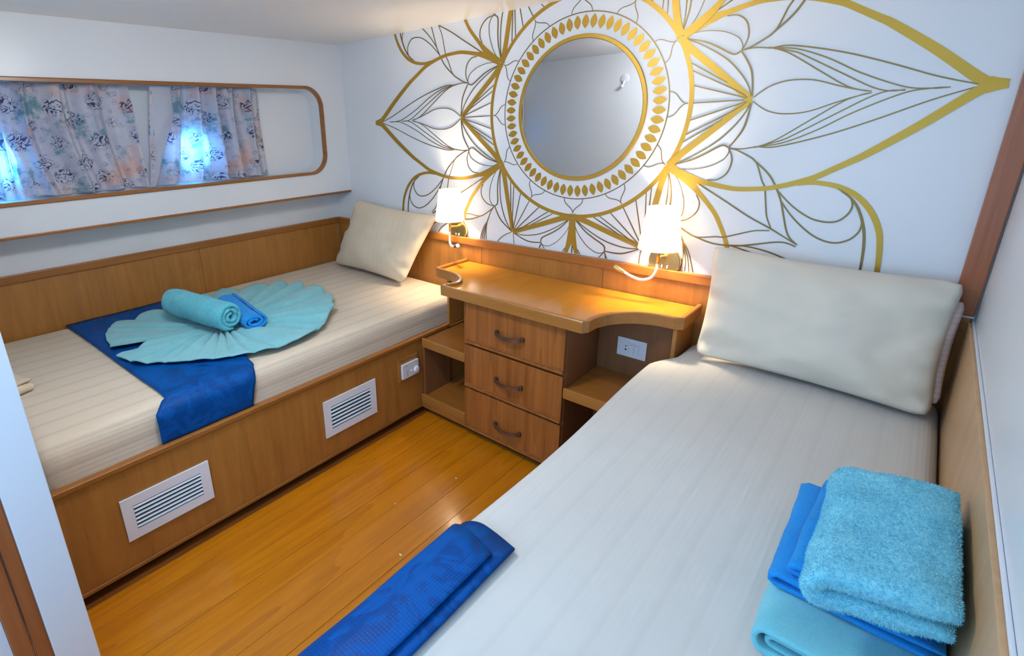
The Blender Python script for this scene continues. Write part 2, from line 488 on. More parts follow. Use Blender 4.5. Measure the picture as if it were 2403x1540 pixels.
# ------------------------------------------------------------------ wooden bed surrounds
# headboard along the mural wall
hb = thing('headboard', 'long low oak headboard running under the gold mural wall', 'headboard', (1.35, -.01, .0))
xs = [XL + .002, 1.088, 1.752, 2.862]
for a, c in zip(xs, xs[1:]):
    box('panel', a + .0008, c - .0008, -.016, -.001, .02, .815, 'oak_z', hb, bev=.0015)
box('top_rail', XL + .002, 2.812, -.024, -.001, .8155, .855, 'oak_x', hb, bev=.004)
box('top_rail', 2.814, 2.862, -.026, -.001, .8155, .858, 'oak_x', hb, bev=.003)
# painted cap at right end
box('paint_edge', 2.826, 2.866, -.028, -.0005, .858, .8615, 'plastic', hb, bev=.001)
# side panel along the window wall
sp = thing('side_panel', 'oak bed side panel with cap rail below the window wall', 'panel', (XL, -1.0, .0))
for a, c in ((-2.0, -.98), (-.98, -.026)):
    box('panel', XL + .001, XL + .012, a + .0008, c - .0008, .10, .818, 'oak_z', sp, bev=.0015)
box('cap_rail', XL + .001, XL + .020, -2.0, -.026, .8185, .856, 'oak_y', sp, bev=.004)
# side panel along the right wall
rp = thing('side_panel', 'pale oak bed side panel along the right wall', 'panel', (2.862, -1.4, .0))
for a, c in ((-2.9, -1.5), (-1.5, -.028)):
    box('panel', 2.857, 2.869, a + .0008, c - .0008, .10, .846, 'pale_oak', rp, bev=.0015)
# white sealant along the top of the right panel
box('sealant_bead', 2.8640, 2.8698, -2.9, -.028, .8465, .851, 'plastic', rp, bev=.002)

# ------------------------------------------------------------------ left bed
XB = 1.022
lb = thing('ship_berth', 'oak berth frame carrying two white vents, under the window', 'bed', (.5, -1.1, 0))
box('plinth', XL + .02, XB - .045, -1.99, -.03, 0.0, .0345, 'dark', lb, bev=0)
box('front_panel', XB - .018, XB, -1.995, -.03, .035, .412, 'oak_z', lb, bev=.0015)
# the panel goes on behind the nightstand shelves
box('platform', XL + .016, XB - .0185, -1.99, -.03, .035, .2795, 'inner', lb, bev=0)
box('top_rail', XB - .022, XB + .008, -1.995, -.21, .412, .433, 'oak_y', lb, bev=.006, seg=3)
box('bottom_bead', XB, XB + .007, -1.995, -.4375, .035, .049, 'oak_y', lb, bev=.003)

def rounded_slab(name, x0, x1, y0, y1, z0, z1, r, mat, label, cat, warp=.004, step=.035, edge=None, group=None):
    """Mattress-like block: dense grid with rounded edges and slight unevenness."""
    bm = bmesh.new()
    nx = max(4, int((x1 - x0) / step)); ny = max(4, int((y1 - y0) / step)); nz = 7
    def fill(fu):
        pass
    # build a subdivided cube surface
    idx = {}
    def vert(i, j, k):
        key = (i, j, k)
        if key not in idx:
            idx[key] = bm.verts.new((i / nx, j / ny, k / nz))
        return idx[key]
    for i in range(nx):
        for j in range(ny):
            for k in (0, nz): bm.faces.new((vert(i, j, k), vert(i + 1, j, k), vert(i + 1, j + 1, k), vert(i, j + 1, k)))
    for i in range(nx):
        for k in range(nz):
            for j in (0, ny): bm.faces.new((vert(i, j, k), vert(i + 1, j, k), vert(i + 1, j, k + 1), vert(i, j, k + 1)))
    for j in range(ny):
        for k in range(nz):
            for i in (0, nx): bm.faces.new((vert(i, j, k), vert(i, j + 1, k), vert(i, j + 1, k + 1), vert(i, j, k + 1)))
    rx, ry, rz = x1 - x0, y1 - y0, z1 - z0
    for v in bm.verts:
        p = Vector((v.co.x * rx, v.co.y * ry, v.co.z * rz))
        # snap the first rows close to the border so the rounding has vertices
        q = Vector((min(max(p.x, r), rx - r), min(max(p.y, r), ry - r), min(max(p.z, r), rz - r)))
        d = p - q
        if d.length > 1e-6:
            mxd = max(abs(d.x), abs(d.y), abs(d.z))
            p = q + d.normalized() * mxd
        w = Vector((x0, y0, z0)) + p
        n_ = noise.noise(w * 2.2) * warp + noise.noise(w * 6.0) * warp * .35
        w.z += n_ if v.co.z > .5 else 0
        if edge: w = edge(w)
        v.co = w
    o = from_bm(name, bm, mat, None, ((x0 + x1) / 2, (y0 + y1) / 2, z0), True)
    tag(o, label, cat, group)
    return o
def edge_left(w):
    # soft side wrinkles near the foot
    if w.x > .9: w.x += .006 * math.sin(w.y * 9 + w.z * 14) * math.exp(-((w.y + 1.75) / .3) ** 2)
    return w
rounded_slab('mattress', XL + .014, 1.000, -1.992, -.028, .280, .568, .038, 'sheet', 'mattress under a cream ribbed sheet below the window', 'mattress', .004, .03, edge_left)
def edge_right(w):
    if w.x < 2.4:
        k = (2.4 - w.x) / .3
        ss = min(1, max(0, (w.y + .34) / .14)); w.x += k * .055 * ss * ss * (3 - 2 * ss)
        w.x += k * (.008 * math.sin(w.y * 5.2 + .6))
    return w
# ------------------------------------------------------------------ right bed
rb = thing('ship_berth', 'oak berth frame mostly hidden beneath the right-hand mattress', 'bed', (2.5, -1.4, 0))
box('front_panel', 2.135, 2.152, -2.85, -.462, .0, .330, 'oak_z', rb, bev=.0015)
box('platform', 2.153, 2.853, -2.85, -.462, .0, .3495, 'inner', rb, bev=0)
box('head_support', 2.153, 2.853, -.461, -.03, .25, .3495, 'inner', rb, bev=0)
rounded_slab('mattress', 2.092, 2.854, -2.84, -.030, .350, .598, .045, 'sheet_white', 'mattress under a pale ribbed sheet along the right wall', 'mattress', .004, .03, edge_right)

# ------------------------------------------------------------------ vents on the left base
def vent(y0, y1, z0, z1, label):
    t = thing('vent_grille', label, 'vent', (XB, (y0 + y1) / 2, (z0 + z1) / 2), 'white vents on the bed base')
    b_ = .034
    bm = bmesh.new()
    oy = [(y0, z0), (y1, z0), (y1, z1), (y0, z1)]; iy = [(y0 + b_, z0 + b_), (y1 - b_, z0 + b_), (y1 - b_, z1 - b_), (y0 + b_, z1 - b_)]
    X0, X1 = XB + .0003, XB + .006
    ro = [bm.verts.new((X1, *p)) for p in oy]; ri = [bm.verts.new((X1, *p)) for p in iy]
    bo = [bm.verts.new((X0, *p)) for p in oy]; bi = [bm.verts.new((X0, *p)) for p in iy]
    for k in range(4):
        q = (k + 1) % 4
        bm.faces.new((ro[k], ro[q], ri[q], ri[k])); bm.faces.new((ro[k], ro[q], bo[q], bo[k])); bm.faces.new((ri[k], ri[q], bi[q], bi[k]))
    from_bm('frame', bm, 'vent', t)
    box('back', XB + .0004, XB + .0012, y0 + b_ - .002, y1 - b_ + .002, z0 + b_ - .002, z1 - b_ + .002, 'black', t, bev=0)
    ns = 6; hh = (z1 - z0 - 2 * b_) / ns
    for k in range(ns):
        zc = z0 + b_ + (k + .5) * hh
        bm = bmesh.new()
        path = [Vector((XB + .0045, y0 + b_ + .0005, zc)), Vector((XB + .0045, y1 - b_ - .0005, zc))]
        pr = [(-.0030, hh * .26), (.0005, hh * .20), (.0030, -hh * .04), (.0030, -hh * .14), (.0012, -hh * .20), (-.0030, hh * .06)]
        sweep(bm, path, [(a, c) for a, c in pr])
        from_bm('slat', bm, 'slat', t, smooth=False)
    return t
vent(-1.826, -1.535, .149, .308, 'white louvred vent nearest the foot of the bed base, below the blue runner')
vent(-1.030, -.738, .142, .318, 'white louvred vent on the bed base nearer the drawers')

# ------------------------------------------------------------------ control panel on the bed base
t = thing('control_panel', 'small white switch panel on a wooden backing, on the bed base beside the shelves', 'control panel', (XB, -.52, .28))
box('backing_plate', XB + .0003, XB + .010, -.592, -.463, .234, .353, 'lip', t, bev=.002)
bd = box('body', XB + .0103, XB + .022, -.578, -.466, .250, .328, 'plastic', t, bev=.003)
bm = bmesh.new(); lathe(bm, [(.017, 0), (.017, .006), (.012, .010), (.004, .011)], 24, align((XB + .0221, -.484, .277), (1, 0, 0)))
from_bm('knob', bm, 'plastic', t, smooth=False)
for (yy, zz, ww) in ((-.552, .316, .014), (-.546, .285, .014), (-.546, .274, .010), (-.546, .263, .014), (-.490, .318, .004), (-.482, .318, .004), (-.474, .318, .004)):
    box('mark', XB + .0221, XB + .0224, yy - ww / 2, yy + ww / 2, zz - .0015, zz + .0015, 'grey', t, bev=0)
bm = bmesh.new(); lathe(bm, [(.003, 0), (.003, .006), (.002, .008)], 12, align((XB + .0221, -.523, .283), (1, 0, .2)))
from_bm('toggle', bm, 'plastic', t)

# ------------------------------------------------------------------ nightstand between the beds
ns_ = thing('nightstand', 'oak nightstand with three drawers, open side shelves and scooped counter', 'nightstand', (1.565, -.2, 0))
YD = -.436
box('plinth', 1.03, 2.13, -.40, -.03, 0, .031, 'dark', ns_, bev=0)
# carcass panels
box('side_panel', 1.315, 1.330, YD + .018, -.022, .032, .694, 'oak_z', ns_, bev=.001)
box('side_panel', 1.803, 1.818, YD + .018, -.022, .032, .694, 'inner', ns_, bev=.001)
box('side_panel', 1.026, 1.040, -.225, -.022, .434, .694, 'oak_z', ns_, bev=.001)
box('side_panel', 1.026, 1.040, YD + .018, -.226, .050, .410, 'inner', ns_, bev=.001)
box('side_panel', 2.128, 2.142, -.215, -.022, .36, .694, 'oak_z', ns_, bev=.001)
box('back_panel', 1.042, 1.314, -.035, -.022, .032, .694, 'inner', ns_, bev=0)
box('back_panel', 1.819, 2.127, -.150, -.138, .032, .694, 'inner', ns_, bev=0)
# shelves
def shelf(x0, x1, z, yb):
    s = box('shelf', x0, x1, YD + .012, yb, z - .034, z - .010, 'oak_x', ns_, bev=.0015)
    box('edge_strip', x0, x1, YD - .001, YD + .0115, z - .045, z, 'lip', s, bev=.003)
shelf(1.041, 1.3145, .424, -.036)
shelf(1.024, 1.3145, .108, -.036)
box('kick_rail', 1.024, 1.3145, YD + .002, YD + .014, .034, .062, 'oak_x', ns_, bev=.003)
shelf(1.8185, 2.078, .428, -.151)
shelf(1.8185, 2.126, .075, -.151)
# drawers
zs = [(.486, .690), (.266, .472), (.042, .252)]
for z0, z1 in zs:
    d = box('drawer', 1.318, 1.815, YD, YD + .017, z0, z1, 'drawer', ns_, bev=.002)
    zc = {.486: .583, .266: .361, .042: .135}[z0]
    hx0, hx1 = 1.500, 1.628
    pts = [(hx0, YD - .002, zc), (hx0 + .004, YD - .020, zc), (hx0 + .03, YD - .030, zc - .004), ((hx0 + hx1) / 2, YD - .034, zc - .006), (hx1 - .03, YD - .030, zc - .004), (hx1 - .004, YD - .020, zc), (hx1, YD - .002, zc)]
    bm = bmesh.new(); sweep(bm, catmull(pts, 6), [(-.003, .008), (.003, .008), (.0035, -.008), (-.0035, -.008)])
    h = from_bm('handle', bm, 'handle', d, smooth=False)
    for hx in (hx0, hx1):
        bm = bmesh.new(); add_box(bm, hx - .007, hx + .007, YD - .016, YD - .0005, zc - .0095, zc + .0095, .003)
        from_bm('handle_foot', bm, 'handle', d)
    box('bead', 1.3175, 1.8155, YD - .007, YD - .0003, z0 - .001, z0 + .011, 'drawer', d, bev=.003)
    box('bead', 1.3175, 1.8155, YD - .0045, YD - .0003, z0 + .0125, z0 + .0175, 'drawer', d, bev=.0015)
    box('bead', 1.808, 1.816, YD - .003, YD - .0003, z0 + .018, z1, 'drawer', d, bev=.0015)
    box('bead', 1.3175, 1.324, YD - .003, YD - .0003, z0 + .018, z1, 'drawer', d, bev=.0015)
# counter with scooped corners
ctr = [(1.000, -.026), (.992, -.255)]
ctr += [tuple(v[:2]) for v in catmull([(.992, -.255, 0), (1.075, -.262, 0), (1.150, -.282, 0), (1.205, -.320, 0), (1.232, -.365, 0), (1.228, -.405, 0), (1.205, -.455, 0)], 5)][1:]
ctr += [(1.900, -.463)]
ctr += [tuple(v[:2]) for v in catmull([(1.900, -.463, 0), (1.905, -.390, 0), (1.935, -.315, 0), (1.990, -.255, 0), (2.060, -.222, 0), (2.148, -.212, 0)], 5)][1:]
ctr += [(2.150, -.026)]
bm = bmesh.new()
top = [bm.verts.new((x, y, .728)) for x, y in ctr]; bot = [bm.verts.new((x, y, .696)) for x, y in ctr]
bm.faces.new(top); bm.faces.new(bot[::-1])
for k in range(len(ctr)):
    q = (k + 1) % len(ctr); bm.faces.new((top[k], top[q], bot[q], bot[k]))
ct = from_bm('counter', bm, 'counter', ns_)
bm = bmesh.new()
path = [Vector((x, y, .718)) for x, y in ctr]
sweep(bm, path, [(-.002, -.023), (.013, -.023), (.014, .020), (.011, .024), (-.001, .024), (-.004, .020)])
lipo = from_bm('edge_lip', bm, 'lip', ct)

# socket plate inside the right-hand niche
t = thing('wall_socket', 'white double socket and switch plate in the nightstand niche', 'socket', (1.962, -.150, .543))
Y0 = -.1503
box('plate', 1.903, 2.021, Y0 - .007, Y0, .503, .583, 'plastic', t, bev=.003)
box('socket_module', 1.928, 1.951, Y0 - .0085, Y0 - .0072, .519, .567, 'plastic', t, bev=.0006)
box('switch_rocker', 1.952, 1.972, Y0 - .0095, Y0 - .0072, .519, .567, 'plastic', t, bev=.001)
box('switch_rocker', 1.973, 1.993, Y0 - .0095, Y0 - .0072, .519, .567, 'plastic', t, bev=.001)
for zz in (.550, .535):
    bm = bmesh.new(); lathe(bm, [(.0042, 0), (.0042, .0006)], 3 if zz > .54 else 5, align((1.9395, Y0 - .0086, zz), (0, -1, 0)))
    from_bm('socket_hole', bm, 'black', t)
for xx in (1.962, 1.983): box('mark', xx - .005, xx + .005, Y0 - .0099, Y0 - .0096, .558, .560, 'grey', t, bev=0)

# ------------------------------------------------------------------ gold mural
XM, ZM = 1.577, 1.471
ROT0 = math.radians(.9)
STROKES = {
    'main': ((.030,.030,.026,.018,.016,.0155,.015,.015,.016,.018,.018,.018,.019,.021,.024,.026,.028,.022), [(0.398, 0.23), (0.439, 0.251), (0.493, 0.272), (0.53, 0.281), (0.581, 0.292), (0.624, 0.298), (0.665, 0.297), (0.718, 0.292), (0.768, 0.28), (0.814, 0.265), (0.847, 0.251), (0.89, 0.225), (0.929, 0.201), (0.963, 0.179), (1.065, 0.101), (1.161, 0.019), (1.186, 0.006), (1.219, 0.0)]),
    'arch': (.0165, [(0.803, 0.273), (0.846, 0.268), (0.886, 0.272), (0.921, 0.282), (0.958, 0.302), (0.992, 0.336), (1.014, 0.37), (1.031, 0.41), (1.04, 0.456), (1.045, 0.512), (1.047, 0.568)]),
    'spike': ((.03,.024,.022,.022,.026), [(0.391, 0.222), (0.431, 0.179), (0.525, 0.098), (0.6, 0.03), (0.635, 0.0)]),
    'fan0': (0.0046, [(0.453, 0.0), (0.624, 0.002)]),
    'fan1': (0.0046, [(0.45, 0.059), (0.624, 0.005)]),
    'fan2': (0.0046, [(0.441, 0.109), (0.588, 0.032), (0.624, 0.007)]),
    'fan3': (0.0046, [(0.434, 0.135), (0.556, 0.06)]),
    'c1': (0.0046, [(0.413, 0.215), (0.467, 0.188), (0.52, 0.155), (0.559, 0.124), (0.596, 0.083), (0.621, 0.045), (0.635, 0.01)]),
    'c2': (0.00575, [(0.587, 0.155), (0.607, 0.126), (0.624, 0.093), (0.632, 0.056), (0.637, 0.012)]),
    'loop1': (0.00575, [(0.586, 0.156), (0.58, 0.152), (0.569, 0.148), (0.552, 0.154), (0.511, 0.179), (0.469, 0.2), (0.412, 0.217)]),
    'loop2': (0.00287, [(0.587, 0.157), (0.589, 0.17), (0.583, 0.186), (0.569, 0.202), (0.528, 0.223), (0.472, 0.234), (0.427, 0.233)]),
    'loop3': (0.0046, [(0.587, 0.158), (0.598, 0.181), (0.602, 0.203), (0.597, 0.231), (0.585, 0.252), (0.561, 0.268), (0.531, 0.27)]),
    'tear': (0.00402, [(0.643, 0.007), (0.662, 0.023), (0.692, 0.041), (0.736, 0.051), (0.798, 0.047), (0.863, 0.025), (0.907, 0.011), (0.946, 0.002)]),
    'b1': (0.00402, [(0.589, 0.158), (0.626, 0.161), (0.66, 0.156), (0.674, 0.154), (0.726, 0.131), (0.812, 0.071), (0.882, 0.023), (0.925, 0.006), (0.946, 0.002)]),
    'b2': (0.00402, [(0.589, 0.158), (0.626, 0.161), (0.66, 0.156), (0.674, 0.154), (0.74, 0.134), (0.777, 0.114), (0.868, 0.059), (0.944, 0.014), (0.985, 0.0), (1.02, 0.001)]),
    'b3': (0.00402, [(0.589, 0.158), (0.626, 0.161), (0.66, 0.156), (0.674, 0.154), (0.744, 0.142), (0.827, 0.106), (0.914, 0.055), (1.016, 0.009), (1.074, 0.0), (1.112, 0.0)]),
    'b4': (0.0046, [(0.589, 0.158), (0.626, 0.161), (0.66, 0.156), (0.674, 0.154), (0.73, 0.154), (0.854, 0.121), (0.964, 0.08), (1.08, 0.031), (1.164, 0.003)]),
    'd1': (0.00575, [(0.589, 0.158), (0.616, 0.166), (0.66, 0.19), (0.675, 0.203), (0.704, 0.229), (0.726, 0.254), (0.747, 0.29), (0.765, 0.33), (0.778, 0.374), (0.793, 0.426), (0.807, 0.454), (0.831, 0.476)]),
    'd2': (0.0046, [(0.66, 0.19), (0.678, 0.208), (0.689, 0.232), (0.702, 0.267), (0.713, 0.288), (0.72, 0.324), (0.726, 0.36), (0.733, 0.391), (0.75, 0.429)]),
    'e1': (0.00517, [(0.75, 0.296), (0.773, 0.321), (0.806, 0.352), (0.843, 0.377), (0.869, 0.388), (0.902, 0.392), (0.928, 0.385), (0.947, 0.364), (0.955, 0.341), (0.952, 0.322), (0.942, 0.306), (0.913, 0.285)]),
    'e2': (0.00517, [(0.765, 0.33), (0.789, 0.364), (0.822, 0.401), (0.864, 0.436), (0.902, 0.454), (0.935, 0.456), (0.964, 0.442), (0.981, 0.42), (0.986, 0.401), (0.986, 0.381)]),
    'e3': (0.00747, [(0.922, 0.291), (0.947, 0.311), (0.967, 0.337), (0.983, 0.372), (0.995, 0.411), (1.001, 0.447), (1.004, 0.484), (1.005, 0.527), (1.004, 0.567)]),
    'axis': ((.005,.005,.005,.005,.003), [(0.504, 0.286), (0.602, 0.345), (0.678, 0.392), (0.75, 0.429), (0.831, 0.476)]),
    'og': (0.00345, [(0.436, -0.001), (0.424, 0.002), (0.411, 0.012), (0.396, 0.031), (0.384, 0.041), (0.368, 0.045)]),
}

def wedge_to_wall(a, b_, k, s):
    """Wedge point (0..30 degrees) -> wall; k-th petal, s=+1 below / -1 above its axis."""
    r = math.hypot(a, b_); th = math.atan2(b_, a)
    ang = math.radians(60 * k) - s * th + ROT0
    if r > .64: r = .64 + (r - .64) * (1 + .0625 * (1 - math.cos(ang)))
    return Vector((XM + r * math.cos(ang), 0, ZM + r * math.sin(ang)))
TH = .0010
LAYER = [0]
def add_ribbon(bm, pts, w, n=7, closed=False):
    LAYER[0] = (LAYER[0] + 1) % 37
    TH = .0008 + .00005 * LAYER[0]
    path = catmull(pts, n, closed) if len(pts) > 2 or closed else [pts[0].lerp(pts[-1], i / 10) for i in range(11)]
    m_ = len(path); front = []; back = []
    for i, p in enumerate(path):
        a = path[(i - 1) % m_] if (closed or i) else p
        c = path[(i + 1) % m_] if (closed or i < m_ - 1) else p
        t = (c - a).normalized(); nrm = Vector((-t.z, 0, t.x))
        if isinstance(w, (tuple, list)):
            f_ = i / (m_ - 1) * (len(w) - 1); j = min(int(f_), len(w) - 2); ww = w[j] + (w[j + 1] - w[j]) * (f_ - j)
        else:
            ww = w * (.75 + .25 * math.sin(PI * min(1, i / (m_ - 1)))) if not closed else w
        front.append((bm.verts.new(p + nrm * ww / 2 + Vector((0, -TH, 0))), bm.verts.new(p - nrm * ww / 2 + Vector((0, -TH, 0)))))
        back.append((bm.verts.new(p + nrm * ww / 2 + Vector((0, -.0001, 0))), bm.verts.new(p - nrm * ww / 2 + Vector((0, -.0001, 0)))))
    for i in range(m_ if closed else m_ - 1):
        q = (i + 1) % m_
        bm.faces.new((front[i][0], front[q][0], front[q][1], front[i][1]))
        bm.faces.new((front[i][0], front[q][0], back[q][0], back[i][0]))
        bm.faces.new((front[i][1], front[q][1], back[q][1], back[i][1]))
def clip_wall(bm):
    for co, no in (((0, 0, H - .001), (0, 0, 1)), ((0, 0, .8565), (0, 0, -1)), ((2.812, 0, 0), (1, 0, 0)), ((.0, 0, 0), (-1, 0, 0))):
        g = list(bm.verts) + list(bm.edges) + list(bm.faces)
        if g: bmesh.ops.bisect_plane(bm, geom=g, plane_co=co, plane_no=no, clear_outer=True)
mural = thing('wall_mural', 'large gold mandala flower decal spread across the white head wall', 'wall decal', (XM, 0, ZM))
def ring(name, r, w, mat, parent, n=144):
    bm = bmesh.new()
    add_ribbon(bm, [Vector((XM + r * math.cos(2 * PI * k / n), 0, ZM + r * math.sin(2 * PI * k / n))) for k in range(n)], w, 1, True)
    clip_wall(bm)
    return from_bm(name, bm, mat, parent)
ring('outer_ring', .4465, .016, 'gold', mural)
ring('thin_ring', .3695, .0042, 'gold_dark', mural)
# sixty leaves
bm = bmesh.new(); nl = 8; sidep = []
for s in (1, -1):
    pass
prof = []
for k in range(nl + 1):
    t = k / nl; prof.append((-.026 + .052 * t, .0145 * math.sin(PI * t) ** .85 * (1 - .12 * (t - .5))))
outl = [(a, c) for a, c in prof] + [(a, -c) for a, c in prof[-2:0:-1]]
fr = [bm.verts.new((a, -TH, c)) for a, c in outl]; bk = [bm.verts.new((a, -.0001, c)) for a, c in outl]
bm.faces.new(fr)
for k in range(len(outl)):
    q = (k + 1) % len(outl); bm.faces.new((fr[k], fr[q], bk[q], bk[k]))
bmesh.ops.recalc_face_normals(bm, faces=bm.faces)
leaf_me = bpy.data.meshes.new('leaf'); bm.to_mesh(leaf_me); bm.free(); leaf_me.materials.append(M['gold'])
for k in range(60):
    a = 2 * PI * (k + .5) / 60 + ROT0
    o = bpy.data.objects.new('leaf', leaf_me); C.objects.link(o); o.parent = mural
    o.location = (.3355 * math.cos(a), 0, .3355 * math.sin(a)); o.rotation_euler = (0, -a, 0)
# twelve small ogee buds between the rings
for k in range(12):
    a0 = math.radians(30 * k) + ROT0
    bm = bmesh.new()
    for s in (1, -1):
        pts = []
        for a, c in STROKES['og'][1]:
            r = math.hypot(a, c); th = math.atan2(c, a) * s
            pts.append(Vector((XM + r * math.cos(a0 + th), 0, ZM + r * math.sin(a0 + th))))
        add_ribbon(bm, pts, .0032, 5)
    clip_wall(bm)
    if len(bm.faces): from_bm('bud', bm, 'gold_dark', mural)
    else: bm.free()
INNER = ('fan1', 'fan2', 'fan3', 'c1', 'c2', 'loop1', 'loop2', 'loop3', 'tear', 'b1', 'b2', 'b3', 'b4')
OUTER = ('d1', 'd2', 'e1', 'e2', 'e3')
for k in range(6):
    bm = bmesh.new(); bl = bmesh.new()
    for s in (1, -1):
        for nm in ('main', 'spike'):
            w, pts = STROKES[nm]; add_ribbon(bm, [wedge_to_wall(a, c, k, s) for a, c in pts], w)
        for nm in INNER:
            w, pts = STROKES[nm]; add_ribbon(bl, [wedge_to_wall(a, c, k, s) for a, c in pts], w)
    w, pts = STROKES['fan0']; add_ribbon(bl, [wedge_to_wall(a, 0, k, 1) for a, c in pts], w)
    clip_wall(bm); clip_wall(bl)
    pe = None
    if len(bm.faces): pe = from_bm('petal', bm, 'gold', mural)
    if len(bl.faces) and pe: from_bm('line_work', bl, 'gold_dark', pe)
    # outer petal between petal k and the one below it
    bm = bmesh.new(); bl = bmesh.new()
    for kk, s in ((k, 1), (k - 1, -1)):
        w, pts = STROKES['arch']; add_ribbon(bm, [wedge_to_wall(a, c, kk, s) for a, c in pts], w)
        for nm in OUTER:
            w, pts = STROKES[nm]; add_ribbon(bl, [wedge_to_wall(a, c, kk, s) for a, c in pts], w)
    w, pts = STROKES['axis']; add_ribbon(bl, [wedge_to_wall(a, c, k, 1) for a, c in pts], w)
    clip_wall(bm); clip_wall(bl)
    if len(bm.faces):
        pe = from_bm('outer_petal', bm, 'gold', mural)
        if len(bl.faces): from_bm('line_work', bl, 'gold_dark', pe)
    elif len(bl.faces): from_bm('line_work', bl, 'gold_dark', mural)
    else: bl.free()

# ------------------------------------------------------------------ round mirror
mr = thing('round_mirror', 'round wall mirror with a gold rim at the centre of the mural', 'mirror', (XM, -.001, ZM))
bm = bmesh.new(); lathe(bm, [(.2745, 0), (.2745, .004), (.2735, .005)], 96, align((XM, -.0005, ZM), (0, -1, 0)))
from_bm('glass', bm, 'mirror', mr)
bm = bmesh.new(); lathe(bm, [(.2748, .0), (.2748, .006), (.276, .0065), (.2895, .0065), (.2905, .005), (.2905, 0)], 96, align((XM, -.0004, ZM), (0, -1, 0)), False, False)
from_bm('rim', bm, 'gold', mr)

# ------------------------------------------------------------------ wall sconces
def sconce(x, xs_, neck, head_dir, lit, label):
    t = thing('wall_sconce', label, 'wall lamp', (x, 0, .886), 'brass wall lamps with white shades')
    bm = bmesh.new(); lathe(bm, [(.060, 0), (.062, .004), (.061, .016), (.058, .019), (.0, .0195)], 48, align((x, -.0003, .886), (0, -1, 0)), True, False)
    bp = smooth_by_angle(from_bm('back_plate', bm, 'brass', t))
    for dx in (-.004, .016):
        box('switch', x + dx - .0025, x + dx + .0025, -.026, -.0202, .861, .872, 'plastic', bp, bev=.001)
    ys = -.088
    tube('arm', [(x, -.018, .905), (x, -.05, .912), (xs_, ys, .915)], .006, 'brass', t, 10, 4)
    tube('stem', [(xs_, ys, .893), (xs_, ys, .99)], .007, 'brass', t, 12, 1)
    # shade: open truncated cone with a wall thickness
    bm = bmesh.new()
    zb, zt, rb_, rt = .952, 1.112, .0775, .0560
    lathe(bm, [(rb_, zb), (rt, zt), (rt - .0015, zt), (rb_ - .0015, zb), (rb_, zb)], 48, Matrix.Translation((xs_, ys, 0)), False, False)
    smooth_by_angle(from_bm('shade', bm, 'shade', t), 50)
    bm = bmesh.new(); lathe(bm, [(.010, .99), (.013, 1.0), (.020, 1.025), (.019, 1.042), (.010, 1.055), (.001, 1.058)], 20, Matrix.Translation((xs_, ys, 0)))
    from_bm('bulb', bm, 'bulb', t, smooth=True)
    # reading arm
    tube('reading_arm', neck, .0058, 'plastic', t, 10, 8)
    e = Vector(neck[-1]); hd = Vector(head_dir).normalized()
    bm = bmesh.new(); mt = align(e - hd * .004, hd)
    lathe(bm, [(.006, 0), (.0075, .006), (.0115, .038), (.0115, .046), (.0095, .046), (.0095, .043)], 20, mt, True, True)
    rh = smooth_by_angle(from_bm('reading_head', bm, 'brass' if not lit else 'handle', t))
    bm = bmesh.new(); lathe(bm, [(.0088, .0437), (.0088, .0447), (.004, .0466), (.0005, .047)], 18, mt)
    from_bm('reading_lens', bm, 'led' if lit else 'plastic', rh, smooth=True)
    l = bpy.data.lights.new('sconce_bulb', 'POINT'); l.energy = 33.0; l.color = (1.0, .78, .50); l.shadow_soft_size = .026
    lo = bpy.data.objects.new('bulb_glow', l); C.objects.link(lo); lo.parent = t; lo.location = Vector((xs_, ys, 1.030)) - t.location
    return t
sconce(.922, .932, [(.932, -.088, .897), (.930, -.088, .862), (.934, -.092, .832), (.955, -.102, .818), (.988, -.116, .824)], (.85, -.42, .32), True,
       'brass wall lamp with a white shade and glowing reading light, above the left pillow')
sconce(2.001, 2.001, [(2.001, -.088, .897), (1.999, -.090, .862), (1.984, -.094, .833), (1.950, -.100, .820), (1.912, -.104, .828), (1.880, -.106, .842)], (-.93, -.05, .36), False,
       'brass wall lamp with a white shade and unlit reading arm, beside the right pillow')

# ------------------------------------------------------------------ fill dome added on the ceiling, out of view, to brighten the left side
LX, LY = 1.40, -1.50
t = thing('fill_dome', 'added fill dome on the cabin ceiling above the plank floor, out of view', 'fill light', (LX, LY, H))
bm = bmesh.new(); lathe(bm, [(.075, 0), (.075, -.012), (.066, -.016), (.066, 0)], 40, Matrix.Translation((LX, LY, H - .0005)), False, False)
smooth_by_angle(from_bm('fill_dome_mount', bm, 'brass', t))
bm = bmesh.new(); lathe(bm, [(.064, -.008)] + [(.115 * math.sin(math.radians(d)), -.068 + .058 * math.cos(math.radians(d))) for d in range(36, 176, 7)] + [(.001, -.126)], 40, Matrix.Translation((LX, LY, H)), True, False)
from_bm('fill_dome_shell', bm, 'fill_glow', t, smooth=True)

# ------------------------------------------------------------------ hook on the foot bulkhead (seen in the mirror)
t = thing('wall_hook', 'small round white hook on the bulkhead, seen in the mirror', 'hook', (.894, -2.002, 1.70))
bm = bmesh.new(); lathe(bm, [(.034, 0), (.034, .006), (.026, .012), (.001, .013)], 28, align((.894, -2.0025, 1.715), (0, 1, 0)))
from_bm('base', bm, 'plastic', t, smooth=True)
tube('peg', [(.894, -1.990, 1.70), (.894, -1.970, 1.670), (.894, -1.955, 1.655), (.894, -1.945, 1.668)], .008, 'plastic', t, 10, 5)

